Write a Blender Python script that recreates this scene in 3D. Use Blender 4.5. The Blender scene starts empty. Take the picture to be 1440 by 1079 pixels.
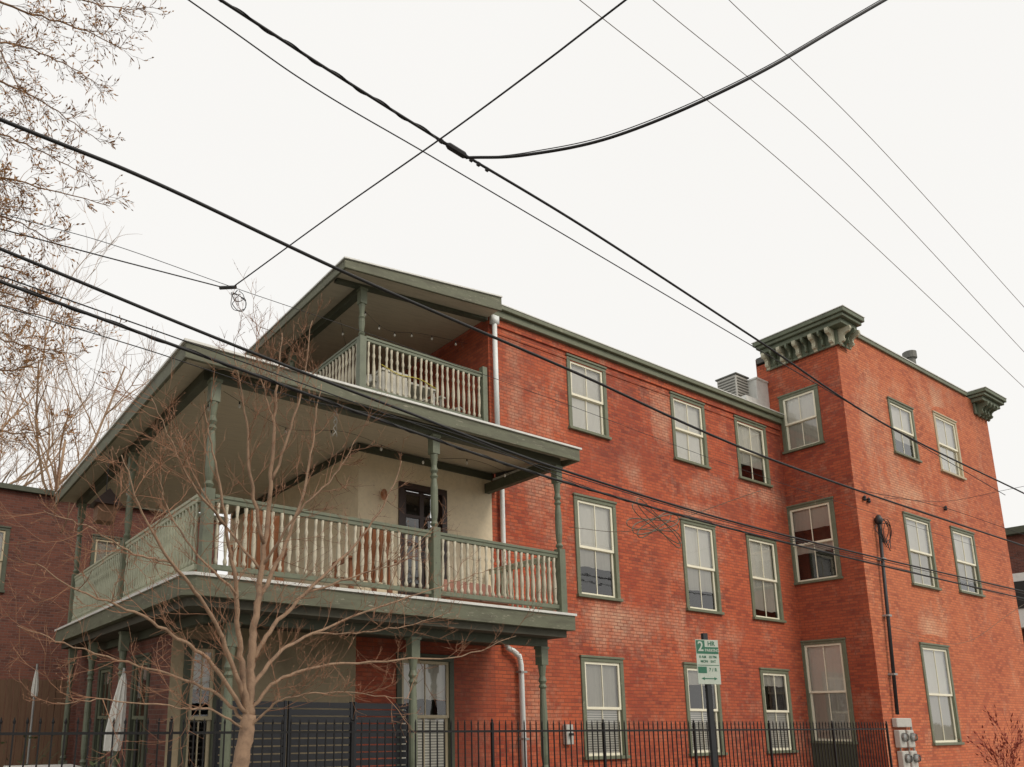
import bpy, math, random
from mathutils import Vector, Matrix
random.seed(7)
SC=bpy.context.scene
COL=SC.collection
# ------------------------------------------------------------------ camera frame
V1=(2220,1020);V2=(-185,1006);PP=(551,779);F=1083.0
EYE=Vector((0,0,1.6))
ax=Vector((V1[0]-PP[0],V1[1]-PP[1],F)).normalized()
ay=Vector((V2[0]-PP[0],V2[1]-PP[1],F)); ay=(ay-ax*ay.dot(ax)).normalized()
az=ax.cross(ay)
if az.y>0: az=-az
def ray(u,v):
    r=Vector((u-PP[0],v-PP[1],F)); return Vector((r.dot(ax),r.dot(ay),r.dot(az)))
def P(u,v,y=None,x=None,z=None):
    d=ray(u,v)
    if y is not None: t=(y-EYE.y)/d.y
    elif x is not None: t=(x-EYE.x)/d.x
    else: t=(z-EYE.z)/d.z
    return EYE+d*t
cam=bpy.data.cameras.new('camera');co=bpy.data.objects.new('camera',cam);COL.objects.link(co);SC.camera=co
R=Matrix(((ax.x,-ax.y,-ax.z),(ay.x,-ay.y,-ay.z),(az.x,-az.y,-az.z)))
co.matrix_world=Matrix.Translation(EYE)@R.to_4x4()
cam.sensor_fit='HORIZONTAL';cam.sensor_width=36;cam.lens=F/1440*36
cam.shift_x=(720-PP[0])/1440;cam.shift_y=(PP[1]-539.5)/1440
cam.clip_start=.05;cam.clip_end=3000
# ------------------------------------------------------------------ materials
def lin(c):
    return tuple(((x/255)/12.92 if x/255<=.04045 else ((x/255+.055)/1.055)**2.4) for x in c)+(1,)
def newmat(n):
    m=bpy.data.materials.new(n);m.use_nodes=True
    nt=m.node_tree;return m,nt,nt.nodes['Principled BSDF'],nt.nodes,nt.links
def mixc(N,L,fac,a,b,bt='MIX'):
    x=N.new('ShaderNodeMix');x.data_type='RGBA';x.blend_type=bt
    for k,v in ((0,fac),(6,a),(7,b)):
        if isinstance(v,bpy.types.NodeSocket): L.new(v,x.inputs[k])
        else: x.inputs[k].default_value=v
    return x.outputs[2]
def ramp(N,L,s,a,b,c0=0,c1=1):
    r=N.new('ShaderNodeMapRange');r.inputs[1].default_value=a;r.inputs[2].default_value=b
    r.inputs[3].default_value=c0;r.inputs[4].default_value=c1;r.clamp=True
    L.new(s,r.inputs[0]);return r.outputs[0]
def noise(N,L,vec,scale,detail=4,rough=.6):
    n=N.new('ShaderNodeTexNoise');n.inputs['Scale'].default_value=scale;n.inputs['Detail'].default_value=detail
    n.inputs['Roughness'].default_value=rough;L.new(vec,n.inputs['Vector']);return n.outputs['Fac']
def paint(name,c,dark=.6,rough=.6,scale=3,amt=.6,bump=.15,metal=0,stretch=(1,1,1),c2=None,chip=None):
    m,nt,b,N,L=newmat(name)
    g=N.new('ShaderNodeNewGeometry');mp=N.new('ShaderNodeMapping');mp.inputs['Scale'].default_value=stretch
    L.new(g.outputs['Position'],mp.inputs[0])
    f=noise(N,L,mp.outputs[0],scale,8,.65);f2=noise(N,L,mp.outputs[0],scale*9,4,.6)
    a=lin(c);d=tuple(x*dark for x in a[:3])+(1,) if c2 is None else lin(c2)
    col=mixc(N,L,ramp(N,L,f,.46,.72,0,amt),a,d)
    col=mixc(N,L,ramp(N,L,f2,.45,.8,0,.4),col,tuple(x*.65 for x in a[:3])+(1,))
    if chip:
        f3=noise(N,L,mp.outputs[0],scale*3.1,9,.78)
        col=mixc(N,L,ramp(N,L,f3,.59,.635,0,.85),col,lin(chip))
    L.new(col,b.inputs['Base Color']);b.inputs['Roughness'].default_value=rough;b.inputs['Metallic'].default_value=metal
    if bump:
        bp=N.new('ShaderNodeBump');bp.inputs['Strength'].default_value=bump;bp.inputs['Distance'].default_value=.01
        L.new(f2,bp.inputs['Height']);L.new(bp.outputs[0],b.inputs['Normal'])
    return m
def brick(name,c1,c2,c3,mort,pale,orange,stain=True,off=0):
    m,nt,b,N,L=newmat(name)
    g=N.new('ShaderNodeNewGeometry');sp=N.new('ShaderNodeSeparateXYZ');L.new(g.outputs['Position'],sp.inputs[0])
    ad=N.new('ShaderNodeMath');ad.operation='ADD';L.new(sp.outputs[0],ad.inputs[0]);L.new(sp.outputs[1],ad.inputs[1])
    cb=N.new('ShaderNodeCombineXYZ');L.new(ad.outputs[0],cb.inputs[0]);L.new(sp.outputs[2],cb.inputs[1])
    vec=cb.outputs[0]
    w=N.new('ShaderNodeTexNoise');w.inputs['Scale'].default_value=1.3;L.new(vec,w.inputs['Vector'])
    wm=N.new('ShaderNodeVectorMath');wm.operation='SCALE';wm.inputs[3].default_value=.02;L.new(w.outputs['Color'],wm.inputs[0])
    wa=N.new('ShaderNodeVectorMath');L.new(vec,wa.inputs[0]);L.new(wm.outputs[0],wa.inputs[1]);vb=wa.outputs[0]
    bt=N.new('ShaderNodeTexBrick');bt.inputs['Scale'].default_value=1;bt.inputs['Brick Width'].default_value=.21
    bt.inputs['Row Height'].default_value=.075;bt.inputs['Mortar Size'].default_value=.008;bt.inputs['Mortar Smooth'].default_value=.2
    bt.inputs['Bias'].default_value=-.15
    L.new(vb,bt.inputs['Vector'])
    bt.inputs['Color1'].default_value=(1,1,1,1);bt.inputs['Color2'].default_value=(0,0,0,1);bt.inputs['Mortar'].default_value=(.4,.4,.4,1)
    big=noise(N,L,vec,.3,6,.62)
    mp=N.new('ShaderNodeMapping');mp.inputs['Scale'].default_value=(1.5,.8,1);mp.inputs['Location'].default_value=(off,3,0);L.new(vec,mp.inputs[0])
    st=noise(N,L,mp.outputs[0],.8,9,.72)
    fine=noise(N,L,vec,7,8,.75)
    mp2=N.new('ShaderNodeMapping');mp2.inputs['Location'].default_value=(off+17,5,0);L.new(vec,mp2.inputs[0])
    mid=noise(N,L,mp2.outputs[0],.9,9,.74)
    col=mixc(N,L,bt.outputs['Color'],lin(c1),lin(c2))
    col=mixc(N,L,ramp(N,L,big,.40,.62,0,.7),col,lin(orange))
    bsel=N.new('ShaderNodeMath');bsel.operation='MULTIPLY';L.new(ramp(N,L,bt.outputs['Color'],.62,.95,.15,1),bsel.inputs[0]);L.new(ramp(N,L,mid,.44,.62,.2,.85),bsel.inputs[1])
    col=mixc(N,L,bsel.outputs[0],col,lin(c3))
    col=mixc(N,L,ramp(N,L,fine,.5,.72,0,.45),col,lin(c3))
    if stain:
        at=N.new('ShaderNodeAttribute');at.attribute_name='stain'
        mul=N.new('ShaderNodeMath');mul.operation='MULTIPLY_ADD'
        L.new(at.outputs['Fac'],mul.inputs[0]);mul.inputs[1].default_value=.36;L.new(st,mul.inputs[2])
        sfac=N.new('ShaderNodeMath');sfac.operation='MULTIPLY_ADD';L.new(fine,sfac.inputs[0]);sfac.inputs[1].default_value=.5;L.new(mul.outputs[0],sfac.inputs[2])
        col=mixc(N,L,ramp(N,L,sfac.outputs[0],.78,1.25,0,.8),col,lin(pale))
        at2=N.new('ShaderNodeAttribute');at2.attribute_name='soot_shade'  # soot patches on street walls, painted shade on walls under the porches
        m2=N.new('ShaderNodeMath');m2.operation='MULTIPLY';L.new(at2.outputs['Fac'],m2.inputs[0]);L.new(ramp(N,L,mid,.3,.6,.25,.8),m2.inputs[1])
        col=mixc(N,L,m2.outputs[0],col,lin((124,62,50)))
    mfac=N.new('ShaderNodeMath');mfac.operation='MULTIPLY';L.new(bt.outputs['Fac'],mfac.inputs[0]);L.new(ramp(N,L,mid,.35,.65,.5,1),mfac.inputs[1])
    col=mixc(N,L,mfac.outputs[0],col,lin(mort))
    L.new(col,b.inputs['Base Color']);b.inputs['Roughness'].default_value=.88
    hh=N.new('ShaderNodeMath');hh.operation='MULTIPLY_ADD';L.new(bt.outputs['Fac'],hh.inputs[0]);hh.inputs[1].default_value=-1;L.new(fine,hh.inputs[2])
    bp=N.new('ShaderNodeBump');bp.inputs['Strength'].default_value=.75;bp.inputs['Distance'].default_value=.015
    L.new(hh.outputs[0],bp.inputs['Height']);L.new(bp.outputs[0],b.inputs['Normal'])
    return m
M={}
M['brick']=brick('red_brick',(196,96,60),(174,76,49),(130,56,43),(130,76,58),(222,188,158),(204,104,66))
M['brick_t']=brick('orange_brick',(210,118,76),(192,99,65),(156,75,52),(152,93,69),(230,194,160),(216,127,84),off=9)
M['brick_bg']=brick('brown_brick',(118,70,56),(100,57,48),(76,46,41),(108,89,79),(122,102,92),(122,76,60),stain=False)
M['trim']=paint('olive_green_trim',(114,118,96),.6,.6,2.5,.6,chip=(150,150,128))
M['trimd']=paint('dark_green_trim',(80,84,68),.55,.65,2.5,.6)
M['cor']=paint('cornice_green',(106,114,94),.5,.65,3,.7,chip=(142,144,124))
M['brk']=paint('bracket_paint',(192,188,164),.5,.65,5,.7)
M['fascia']=paint('worn_green_fascia',(108,110,90),.5,.7,3,.8,stretch=(.6,.6,3),c2=(80,76,64),chip=(168,162,144))
M['white']=paint('white_flashing',(226,226,220),.6,.5,5,.5)
M['sage']=paint('sage_post',(114,120,100),.62,.55,4,.6,chip=(84,84,72))
M['bal']=paint('pale_baluster',(204,196,174),.55,.6,5,.7)
M['balg']=paint('pale_green_baluster',(178,180,156),.62,.6,5,.6)
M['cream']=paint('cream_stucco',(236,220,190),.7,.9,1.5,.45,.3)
M['cream2']=paint('stucco_painted_shade',(168,152,124),.5,.9,1.5,.8,.3)  # darker copy of the cream stucco, porch shade put into the colour
M['ceil']=paint('porch_ceiling',(194,184,162),.7,.8,2,.6,stretch=(1,8,1))
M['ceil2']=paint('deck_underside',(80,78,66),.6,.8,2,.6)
M['sash']=paint('cream_sash',(246,240,216),.8,.5,5,.3)
M['tan']=paint('tan_frame',(190,176,146),.75,.6,5,.5)
M['roof']=paint('grey_roofing',(110,108,104),.6,.9,3,.6)
M['pipe']=paint('white_pipe',(240,244,242),.8,.45,3,.3,.05)
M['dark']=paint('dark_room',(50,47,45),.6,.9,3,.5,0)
M['curtain']=paint('white_curtain',(255,252,242),.9,.9,2,.35,.05,stretch=(14,14,.6))
M['curtg']=paint('grey_curtain',(214,210,198),.78,.9,2,.6,.05,stretch=(10,10,.6))
M['iron']=paint('black_iron',(26,25,26),.6,.5,6,.5,.05,.3)
M['black']=paint('black_slat',(30,32,38),.6,.6,3,.5)
M['cable']=paint('black_cable',(28,27,28),.6,.6,4,.5,0)
M['cableg']=paint('grey_wire',(118,106,90),.6,.6,4,.5,0)
M['galv']=paint('galvanised_steel',(164,164,160),.7,.55,6,.5,.05,.3)
M['galvd']=paint('weathered_steel',(112,112,106),.6,.6,6,.6,.05,.3)
M['meter']=paint('grey_meter_box',(190,188,180),.75,.5,5,.5)
M['wood']=paint('brown_chair_wood',(158,100,64),.6,.6,5,.6)
M['fwood']=paint('weathered_fence_wood',(132,102,80),.5,.9,3,.7,stretch=(6,6,.6))
M['canvas']=paint('white_canvas',(222,220,212),.75,.9,3,.5)
M['bark']=paint('tan_bark',(156,128,104),.5,.9,8,.8,.6,c2=(98,78,64))
M['twig']=paint('brown_twig',(144,104,78),.6,.8,6,.6,0)
M['bark2']=paint('tan_grey_bark',(146,116,90),.6,.9,4,.6,0)
M['bark3']=paint('faded_tan_bark',(168,140,114),.7,.9,4,.6,0)
M['bud']=paint('tan_bud',(170,126,80),.65,.8,6,.6,0)
M['asph']=paint('asphalt',(66,66,66),.7,.95,2,.6,.4)
M['conc']=paint('concrete',(160,156,148),.75,.9,1.5,.6,.3)
M['soil']=paint('yard_soil',(96,86,70),.6,1,1.5,.7,.4,c2=(78,88,52))
M['signw']=paint('sign_white',(188,196,182),.8,.4,6,.5,0)
M['signg']=paint('sign_green',(48,108,82),.8,.4,6,.3,0)
M['door']=paint('dark_door',(56,38,32),.6,.4,4,.5)
M['cush']=paint('faded_cushion',(176,130,114),.7,.9,4,.5)
M['red']=paint('red_twig',(138,56,42),.6,.8,6,.6,0)
M['yellow']=paint('yellow_ribbon',(206,190,80),.8,.6,6,.3,0)
M['hdr']=paint('black_housing',(40,42,44),.6,.5,6,.4,.05)
M['pot']=paint('terracotta',(150,86,60),.6,.8,5,.5)
M['leaf']=paint('dull_leaf',(78,88,52),.6,.7,6,.6,0)
def glassmat():
    m=bpy.data.materials.new('window_glass');m.use_nodes=True;nt=m.node_tree;N=nt.nodes;L=nt.links;N.clear()
    o=N.new('ShaderNodeOutputMaterial');t=N.new('ShaderNodeBsdfTransparent');t.inputs[0].default_value=(.97,.975,.97,1)
    g=N.new('ShaderNodeBsdfGlossy');g.inputs['Roughness'].default_value=.03
    geo=N.new('ShaderNodeNewGeometry')
    n=noise(N,L,geo.outputs['Position'],1.6,3,.5);bp=N.new('ShaderNodeBump');bp.inputs['Strength'].default_value=.15;bp.inputs['Distance'].default_value=.02
    L.new(n,bp.inputs['Height']);L.new(bp.outputs[0],g.inputs['Normal'])
    fr=N.new('ShaderNodeFresnel');fr.inputs[0].default_value=1.5
    a=N.new('ShaderNodeMath');a.operation='MULTIPLY_ADD';a.inputs[1].default_value=1.4;a.inputs[2].default_value=.07;L.new(fr.outputs[0],a.inputs[0])
    mx=N.new('ShaderNodeMixShader');L.new(a.outputs[0],mx.inputs[0]);L.new(t.outputs[0],mx.inputs[1]);L.new(g.outputs[0],mx.inputs[2]);L.new(mx.outputs[0],o.inputs[0])
    return m
M['glass']=glassmat()
def blindmat():
    m,nt,b,N,L=newmat('slatted_blind')
    g=N.new('ShaderNodeNewGeometry');sp=N.new('ShaderNodeSeparateXYZ');L.new(g.outputs['Position'],sp.inputs[0])
    mu=N.new('ShaderNodeMath');mu.operation='MULTIPLY';mu.inputs[1].default_value=2*math.pi/.05;L.new(sp.outputs[2],mu.inputs[0])
    s=N.new('ShaderNodeMath');s.operation='SINE';L.new(mu.outputs[0],s.inputs[0])
    col=mixc(N,L,ramp(N,L,s.outputs[0],-.6,.6),lin((170,168,160)),lin((248,244,234)))
    L.new(col,b.inputs['Base Color']);b.inputs['Roughness'].default_value=.7;return m
M['blind']=blindmat()
# ------------------------------------------------------------------ mesh builder
class MB:
    def __init__(s): s.v=[];s.f=[];s.smooth=False
    def quad(s,*p):
        n=len(s.v);s.v+= [Vector(q) for q in p];s.f.append(tuple(range(n,n+len(p))));return s
    def hexa(s,c):
        n=len(s.v);s.v+=[Vector(q) for q in c]
        for f in ((0,3,2,1),(4,5,6,7),(0,1,5,4),(1,2,6,5),(2,3,7,6),(3,0,4,7)): s.f.append(tuple(n+i for i in f))
        return s
    def box(s,x0,x1,y0,y1,z0,z1):
        x0,x1=min(x0,x1),max(x0,x1);y0,y1=min(y0,y1),max(y0,y1);z0,z1=min(z0,z1),max(z0,z1)
        return s.hexa([(x0,y0,z0),(x1,y0,z0),(x1,y1,z0),(x0,y1,z0),(x0,y0,z1),(x1,y0,z1),(x1,y1,z1),(x0,y1,z1)])
    def prism(s,poly,d):
        n=len(poly);b=len(s.v);d=Vector(d)
        s.v+=[Vector(p) for p in poly]+[Vector(p)+d for p in poly]
        s.f.append(tuple(b+i for i in range(n))[::-1]);s.f.append(tuple(b+n+i for i in range(n)))
        for i in range(n):
            j=(i+1)%n;s.f.append((b+i,b+j,b+n+j,b+n+i))
        return s
    def tube(s,pts,r,k=6):
        pts=[Vector(p) for p in pts];n=len(pts)
        rr=r if isinstance(r,(list,tuple)) else [r]*n
        prev=None;b=len(s.v)
        for i,p in enumerate(pts):
            t=(pts[min(i+1,n-1)]-pts[max(i-1,0)])
            if t.length<1e-7:t=Vector((0,0,1))
            t.normalize()
            if prev is None:
                a=Vector((0,0,1)) if abs(t.z)<.9 else Vector((1,0,0));u=t.cross(a).normalized()
            else:
                u=prev-t*prev.dot(t)
                if u.length<1e-5:u=t.orthogonal()
                u.normalize()
            prev=u;w=t.cross(u)
            for j in range(k):
                a=2*math.pi*j/k;s.v.append(p+(u*math.cos(a)+w*math.sin(a))*rr[i])
        for i in range(n-1):
            for j in range(k):
                j2=(j+1)%k;s.f.append((b+i*k+j,b+i*k+j2,b+(i+1)*k+j2,b+(i+1)*k+j))
        s.f.append(tuple(b+j for j in range(k))[::-1]);s.f.append(tuple(b+(n-1)*k+j for j in range(k)))
        return s
    def lathe(s,prof,c,k=10):
        c=Vector(c);b=len(s.v);n=len(prof)
        for r,z in prof:
            for j in range(k):
                a=2*math.pi*j/k;s.v.append(c+Vector((r*math.cos(a),r*math.sin(a),z)))
        for i in range(n-1):
            for j in range(k):
                j2=(j+1)%k;s.f.append((b+i*k+j,b+i*k+j2,b+(i+1)*k+j2,b+(i+1)*k+j))
        s.f.append(tuple(b+j for j in range(k))[::-1]);s.f.append(tuple(b+(n-1)*k+j for j in range(k)))
        return s
    def build(s,name,m,parent=None,smooth=False,bevel=0):
        off=wloc(parent) if parent else Vector((0,0,0))
        me=bpy.data.meshes.new(name);me.from_pydata([tuple(q-off) for q in s.v],[],s.f);me.update()
        me.materials.append(M[m] if isinstance(m,str) else m)
        if smooth:
            me.polygons.foreach_set('use_smooth',[True]*len(me.polygons))
        o=bpy.data.objects.new(name,me);COL.objects.link(o)
        if parent:o.parent=parent
        if bevel:
            bm=o.modifiers.new('bevel','BEVEL');bm.width=bevel;bm.segments=1;bm.limit_method='ANGLE'
        return o
def wloc(o):
    l=Vector((0,0,0))
    while o: l=l+o.location;o=o.parent
    return l
def tag(o,label,cat,group=None,kind=None):
    o['label']=label;o['category']=cat
    if group:o['group']=group
    if kind:o['kind']=kind
    return o
def thing(name,label,cat,loc=(0,0,0),group=None):
    o=bpy.data.objects.new(name,None);COL.objects.link(o);o.location=loc;tag(o,label,cat,group);return o
def rdir():
    while True:
        v=Vector((random.uniform(-1,1),random.uniform(-1,1),random.uniform(-1,1)))
        if .1<v.length<1:return v.normalized()
# ------------------------------------------------------------------ setting
def struct(n,mb,m):
    o=mb.build(n,m);o['kind']='structure';return o
struct('ground',MB().quad((-400,-400,-.14),(400,-400,-.14),(400,400,-.14),(-400,400,-.14)),'soil')
struct('road',MB().quad((-200,-2.2,-.13),(200,-2.2,-.13),(200,5.2,-.13),(-200,5.2,-.13)),'asph')
struct('pavement',MB().box(-200,200,5.35,9.5,-.3,0),'conc')
struct('kerb',MB().box(-200,200,5.2,5.345,-.3,.005),'conc')
struct('near_pavement',MB().box(-200,200,-6,-2.2,-.3,0),'conc')
struct('yard',MB().box(-60,21.4,9.505,40,-.3,-.01),'soil')
# ------------------------------------------------------------------ house
YM=11.6;XT=21.4;YT=9.72;XE=31.6;XC=10.15;XS=6.95;YB=12.1
house=thing('brick_house','three storey red brick corner house with green trim and wraparound porches','house',(XC,YM,0))
def splits(a,b,cuts,mx=.35):
    c=sorted(set([a,b]+[q for q in cuts if a<q<b]));out=[c[0]]
    for p,q in zip(c,c[1:]):
        n=max(1,math.ceil((q-p)/mx))
        for i in range(1,n+1): out.append(p+(q-p)*i/n)
    return out
def wallmesh(name,m,pl,pos,a0,a1,z0,z1,holes,blobs=(),soot_shades=(),parent=None):
    As=splits(a0,a1,[h[0] for h in holes]+[h[1] for h in holes]);Zs=splits(z0,z1,[h[2] for h in holes]+[h[3] for h in holes])
    mb=MB();W=len(As)
    def pt(a,z): return Vector((a,pos,z)) if pl=='y' else Vector((pos,a,z))
    mb.v=[pt(a,z) for z in Zs for a in As]
    for i in range(len(Zs)-1):
        for j in range(W-1):
            ca=(As[j]+As[j+1])/2;cz=(Zs[i]+Zs[i+1])/2
            if any(h[0]<ca<h[1] and h[2]<cz<h[3] for h in holes): continue
            q=(i*W+j,i*W+j+1,(i+1)*W+j+1,(i+1)*W+j)
            mb.f.append(q if pl=='y' else q[::-1])
    vs=list(mb.v);o=mb.build(name,m,parent)
    for nm,bl in (('stain',blobs),('soot_shade',soot_shades)):
        at=o.data.attributes.new(nm,'FLOAT','POINT')
        vals=[]
        for p in vs:
            s=0
            for (c,ra,rz,k) in bl:
                da=((p.x-c.x) if pl=='y' else (p.y-c.y))/ra;dz=(p.z-c.z)/rz
                s+=k*math.exp(-(da*da+dz*dz))
            vals.append(min(1,s))
        at.data.foreach_set('value',vals)
    return o
def wbounds(pl,pos,L,R_,vm,top,ut,bot,ub):
    kw={pl:pos}
    a0=P(L,vm[0],**kw);a1=P(R_,vm[1],**kw);zt=P(ut,top,**kw).z;zb=P(ub,bot,**kw).z
    i=0 if pl=='y' else 1
    return [min(a0[i],a1[i]),max(a0[i],a1[i]),zb,zt]
def window(pl,pos,b,upper,lower,casing='trim',sashm='sash',parent=None,name='window',vm=True,cw=.11):
    a0,a1,z0,z1=b
    def bx(mb,p,q,d0,d1,s,t):
        if pl=='y': mb.box(p,q,pos+d0,pos+d1,s,t)
        else: mb.box(pos+d0,pos+d1,p,q,s,t)
    def qd(mb,p,q,d,s,t):
        if pl=='y': mb.quad((p,pos+d,s),(q,pos+d,s),(q,pos+d,t),(p,pos+d,t))
        else: mb.quad((pos+d,p,s),(pos+d,p,t),(pos+d,q,t),(pos+d,q,s))
    c=MB();bx(c,a0,a0+cw,-.03,.13,z0+.07,z1-cw);bx(c,a1-cw,a1,-.03,.13,z0+.07,z1-cw);bx(c,a0,a1,-.03,.13,z1-cw,z1)
    bx(c,a0-.02,a1+.02,-.055,-.0,z1-.03,z1+.02)
    w=c.build(name,casing,parent,bevel=.006)
    s=MB();bx(s,a0-.03,a1+.03,-.075,.13,z0,z0+.068);s.build('sill',casing,w,bevel=.006)
    i0,i1,j0,j1=a0+cw,a1-cw,z0+.07,z1-cw;zm=(j0+j1)/2
    for (s0,s1,d) in ((zm-.022,j1,.0),(j0,zm+.022,.038)):
        m=MB();e=.055
        bx(m,i0,i0+e,d,d+.035,s0,s1);bx(m,i1-e,i1,d,d+.035,s0,s1);bx(m,i0+e,i1-e,d,d+.035,s1-e,s1);bx(m,i0+e,i1-e,d,d+.035,s0,s0+e)
        if vm:
            mid=(i0+i1)/2;bx(m,mid-.010,mid+.010,d+.006,d+.030,s0+e,s1-e)
        m.build('sash',sashm,w)
        g=MB();qd(g,i0+.02,i1-.02,d+.018,s0+.02,s1-.02);g.build('pane','glass',w)
    for (kind,s0,s1) in ((upper,zm,j1),(lower,j0,zm)):
        if kind:
            m=MB();fr=1
            if isinstance(kind,tuple): kind,fr=kind
            t0=s1-(s1-s0)*fr
            if kind in('curtain','curtg'):
                n=9;sag=[random.uniform(-.012,.02) for _ in range(n+1)]
                dp=[.082+.005*(k%2)+random.uniform(0,.005) for k in range(n+1)]
                for k in range(n):
                    p=i0+(i1-i0)*k/n;q=i0+(i1-i0)*(k+1)/n;d0,d1=dp[k],dp[k+1];u0,u1=(t0+sag[k],t0+sag[k+1]) if fr<1 else (t0,t0)
                    if pl=='y': m.quad((p,pos+d0,u0),(q,pos+d1,u1),(q,pos+d1,s1),(p,pos+d0,s1))
                    else: m.quad((pos+d0,p,u0),(pos+d0,p,s1),(pos+d1,q,s1),(pos+d1,q,u1))
            else: qd(m,i0,i1,.085,t0,s1)
            m.build('curtain' if kind!='blind' else 'blind',kind,w)
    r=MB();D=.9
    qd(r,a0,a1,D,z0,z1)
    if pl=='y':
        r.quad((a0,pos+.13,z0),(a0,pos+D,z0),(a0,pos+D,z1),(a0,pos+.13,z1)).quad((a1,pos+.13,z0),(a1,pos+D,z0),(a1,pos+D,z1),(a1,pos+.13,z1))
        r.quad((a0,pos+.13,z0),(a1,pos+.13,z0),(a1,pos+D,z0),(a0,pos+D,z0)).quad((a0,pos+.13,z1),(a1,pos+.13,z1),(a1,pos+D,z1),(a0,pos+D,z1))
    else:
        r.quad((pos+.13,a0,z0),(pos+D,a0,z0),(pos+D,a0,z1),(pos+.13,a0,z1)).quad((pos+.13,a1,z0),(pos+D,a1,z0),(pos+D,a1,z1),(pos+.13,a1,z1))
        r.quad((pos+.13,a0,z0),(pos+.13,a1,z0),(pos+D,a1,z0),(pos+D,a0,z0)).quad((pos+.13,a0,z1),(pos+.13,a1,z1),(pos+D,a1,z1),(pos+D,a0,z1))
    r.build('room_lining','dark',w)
    return w
wm=[ [wbounds('y',YM,798,853,(555,567),508,824,612,828),'curtain','curtain'],
     [wbounds('y',YM,945,992,(605,610),561,968,652,971),'curtain','curtain'],
     [wbounds('y',YM,1036,1079,(637,641),596,1056,681,1061),'curtain',('curtg',.45)],
     [wbounds('y',YM,809,868,(768,772),703,835,841,843),'curtain',('curtg',.4)],
     [wbounds('y',YM,961,1009,(797,799),735,980,863,990),'curtain',('curtg',.55)],
     [wbounds('y',YM,1054,1096,(815,817),754,1070,875,1082),'curtain',('curtg',.8)],
     [wbounds('y',YM,819,879,(1000,1000),924,847,1068,850),'curtg','blind'],
     [wbounds('y',YM,965,1014,(1000,1000),934,985,1060,990),('curtg',.4),'blind'],
     [wbounds('y',YM,1073,1113,(1000,1000),942,1090,1062,1095),('curtg',.35),'blind']]
for r in range(3):
    zt=sum(wm[3*r+k][0][3] for k in range(3))/3;zb=sum(wm[3*r+k][0][2] for k in range(3))/3
    for k in range(3): wm[3*r+k][0][3]=zt;wm[3*r+k][0][2]=zb
for w in wm: window('y',YM,w[0],w[1],w[2],parent=house)
gw=[7.8,9.1,.55,2.75]
window('y',YM,gw,('curtg',.7),'blind',casing='trimd',sashm='tan',parent=house)
def H(b): return (b[0]+.02,b[1]-.02,b[2]+.02,b[3]-.02)
def blob(u,v,ra,rz,k,y=YM): return (P(u,v,y=y),ra,rz,k)
wallmesh('wall','brick','y',YM,XC,XT,0,10.14,[H(w[0]) for w in wm],
  blobs=[blob(860,866,.9,.4,.9),blob(978,722,.7,.2,.8),blob(930,600,.35,.8,.8),blob(990,690,1.2,.25,.5),blob(1000,670,.8,.3,.6),blob(1080,700,1,.3,.5),blob(940,870,.8,.5,.5),blob(760,600,.5,1.2,.45),blob(830,905,1,.25,.6),blob(770,720,.6,.8,.45),blob(1000,900,1.5,.3,.4),blob(740,680,.4,.3,.7),blob(890,660,.4,.5,.5),blob(720,520,.3,1.5,.6),blob(750,1000,.4,1,.5),blob(1130,1040,1,.5,.4)],
  soot_shades=[blob(900,640,1.3,.5,.7),blob(760,480,1.6,.5,.5),blob(780,900,.8,1,.5),blob(880,555,.5,.6,.6),blob(1100,640,.6,2,.6),blob(730,560,.5,1.6,.4),blob(830,640,.8,.3,.6),blob(920,820,.5,.8,.45),blob(1050,1000,4,1.2,.35),blob(1040,720,.8,.3,.5),blob(900,1000,.5,1,.4)],parent=house)
wallmesh('wall','brick','y',YM,XS,XC,0,3.3,[H(gw)],soot_shades=[(Vector((8.5,YM,1.5)),3,3,1)],parent=house)  # whole wall darkened in colour to stand for shade under the deck
wallmesh('wall','brick','x',XC,YM,20,7.3,10.2,[],soot_shades=[(Vector((XC,13,9)),3,3,.5)],parent=house)  # side wall darkened in colour for the shade beneath the upper porch roof
for i,(d,z0,z1) in enumerate(((.02,9.80,9.86),(.04,9.98,10.14))):
    m=MB();m.box(XC,XT-.003,YM-d,YM-.002,z0,z1);o=m.build('corbel_course','brick',house)
m=MB();m.box(XC-.02,XT-.003,YM-.13,YM+.1,10.145,10.30);m.box(XC-.04,XT-.003,YM-.2,YM+.1,10.301,10.40);m.build('cornice','trim',house,bevel=.01)
MB().box(XC-.04,XT-.003,YM-.21,YM+.12,10.402,10.425).build('cornice_flashing','white',house)
MB().box(XC+.01,XT-.01,YM+.12,20,10.1,10.25).build('roof','roof',house)
# taller block
tl=[[wbounds('x',XT,1099,1155,(597,588),551,1120,632,1130),'curtain','curtg'],
    [wbounds('x',XT,1110,1178,(765,757),707,1137,819,1150),('curtg',.6),('curtg',.25)],
    [wbounds('x',XT,1134,1199,(990,988),900,1160,1046,1168),'curtain','curtg']]
tr=[[wbounds('y',YT,1253,1287,(604,610),568,1266,645,1276),'curtain',('curtg',.4),'trim'],
    [wbounds('y',YT,1318,1349,(628,634),588,1330,670,1340),'curtain','curtain','tan'],
    [wbounds('y',YT,1276,1313,(775,780),727,1290,828,1305),'curtain','curtg','trim'],
    [wbounds('y',YT,1343,1375,(793,797),747,1356,838,1370),'curtain',('curtg',.6),'trim'],
    [wbounds('y',YT,1302,1342,(975,978),907,1315,1048,1330),'curtain','curtg','trim']]
for w in tl: window('x',XT,w[0],w[1],w[2],parent=house)
for w in tr: window('y',YT,w[0],w[1],w[2],casing=w[3],parent=house)
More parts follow.
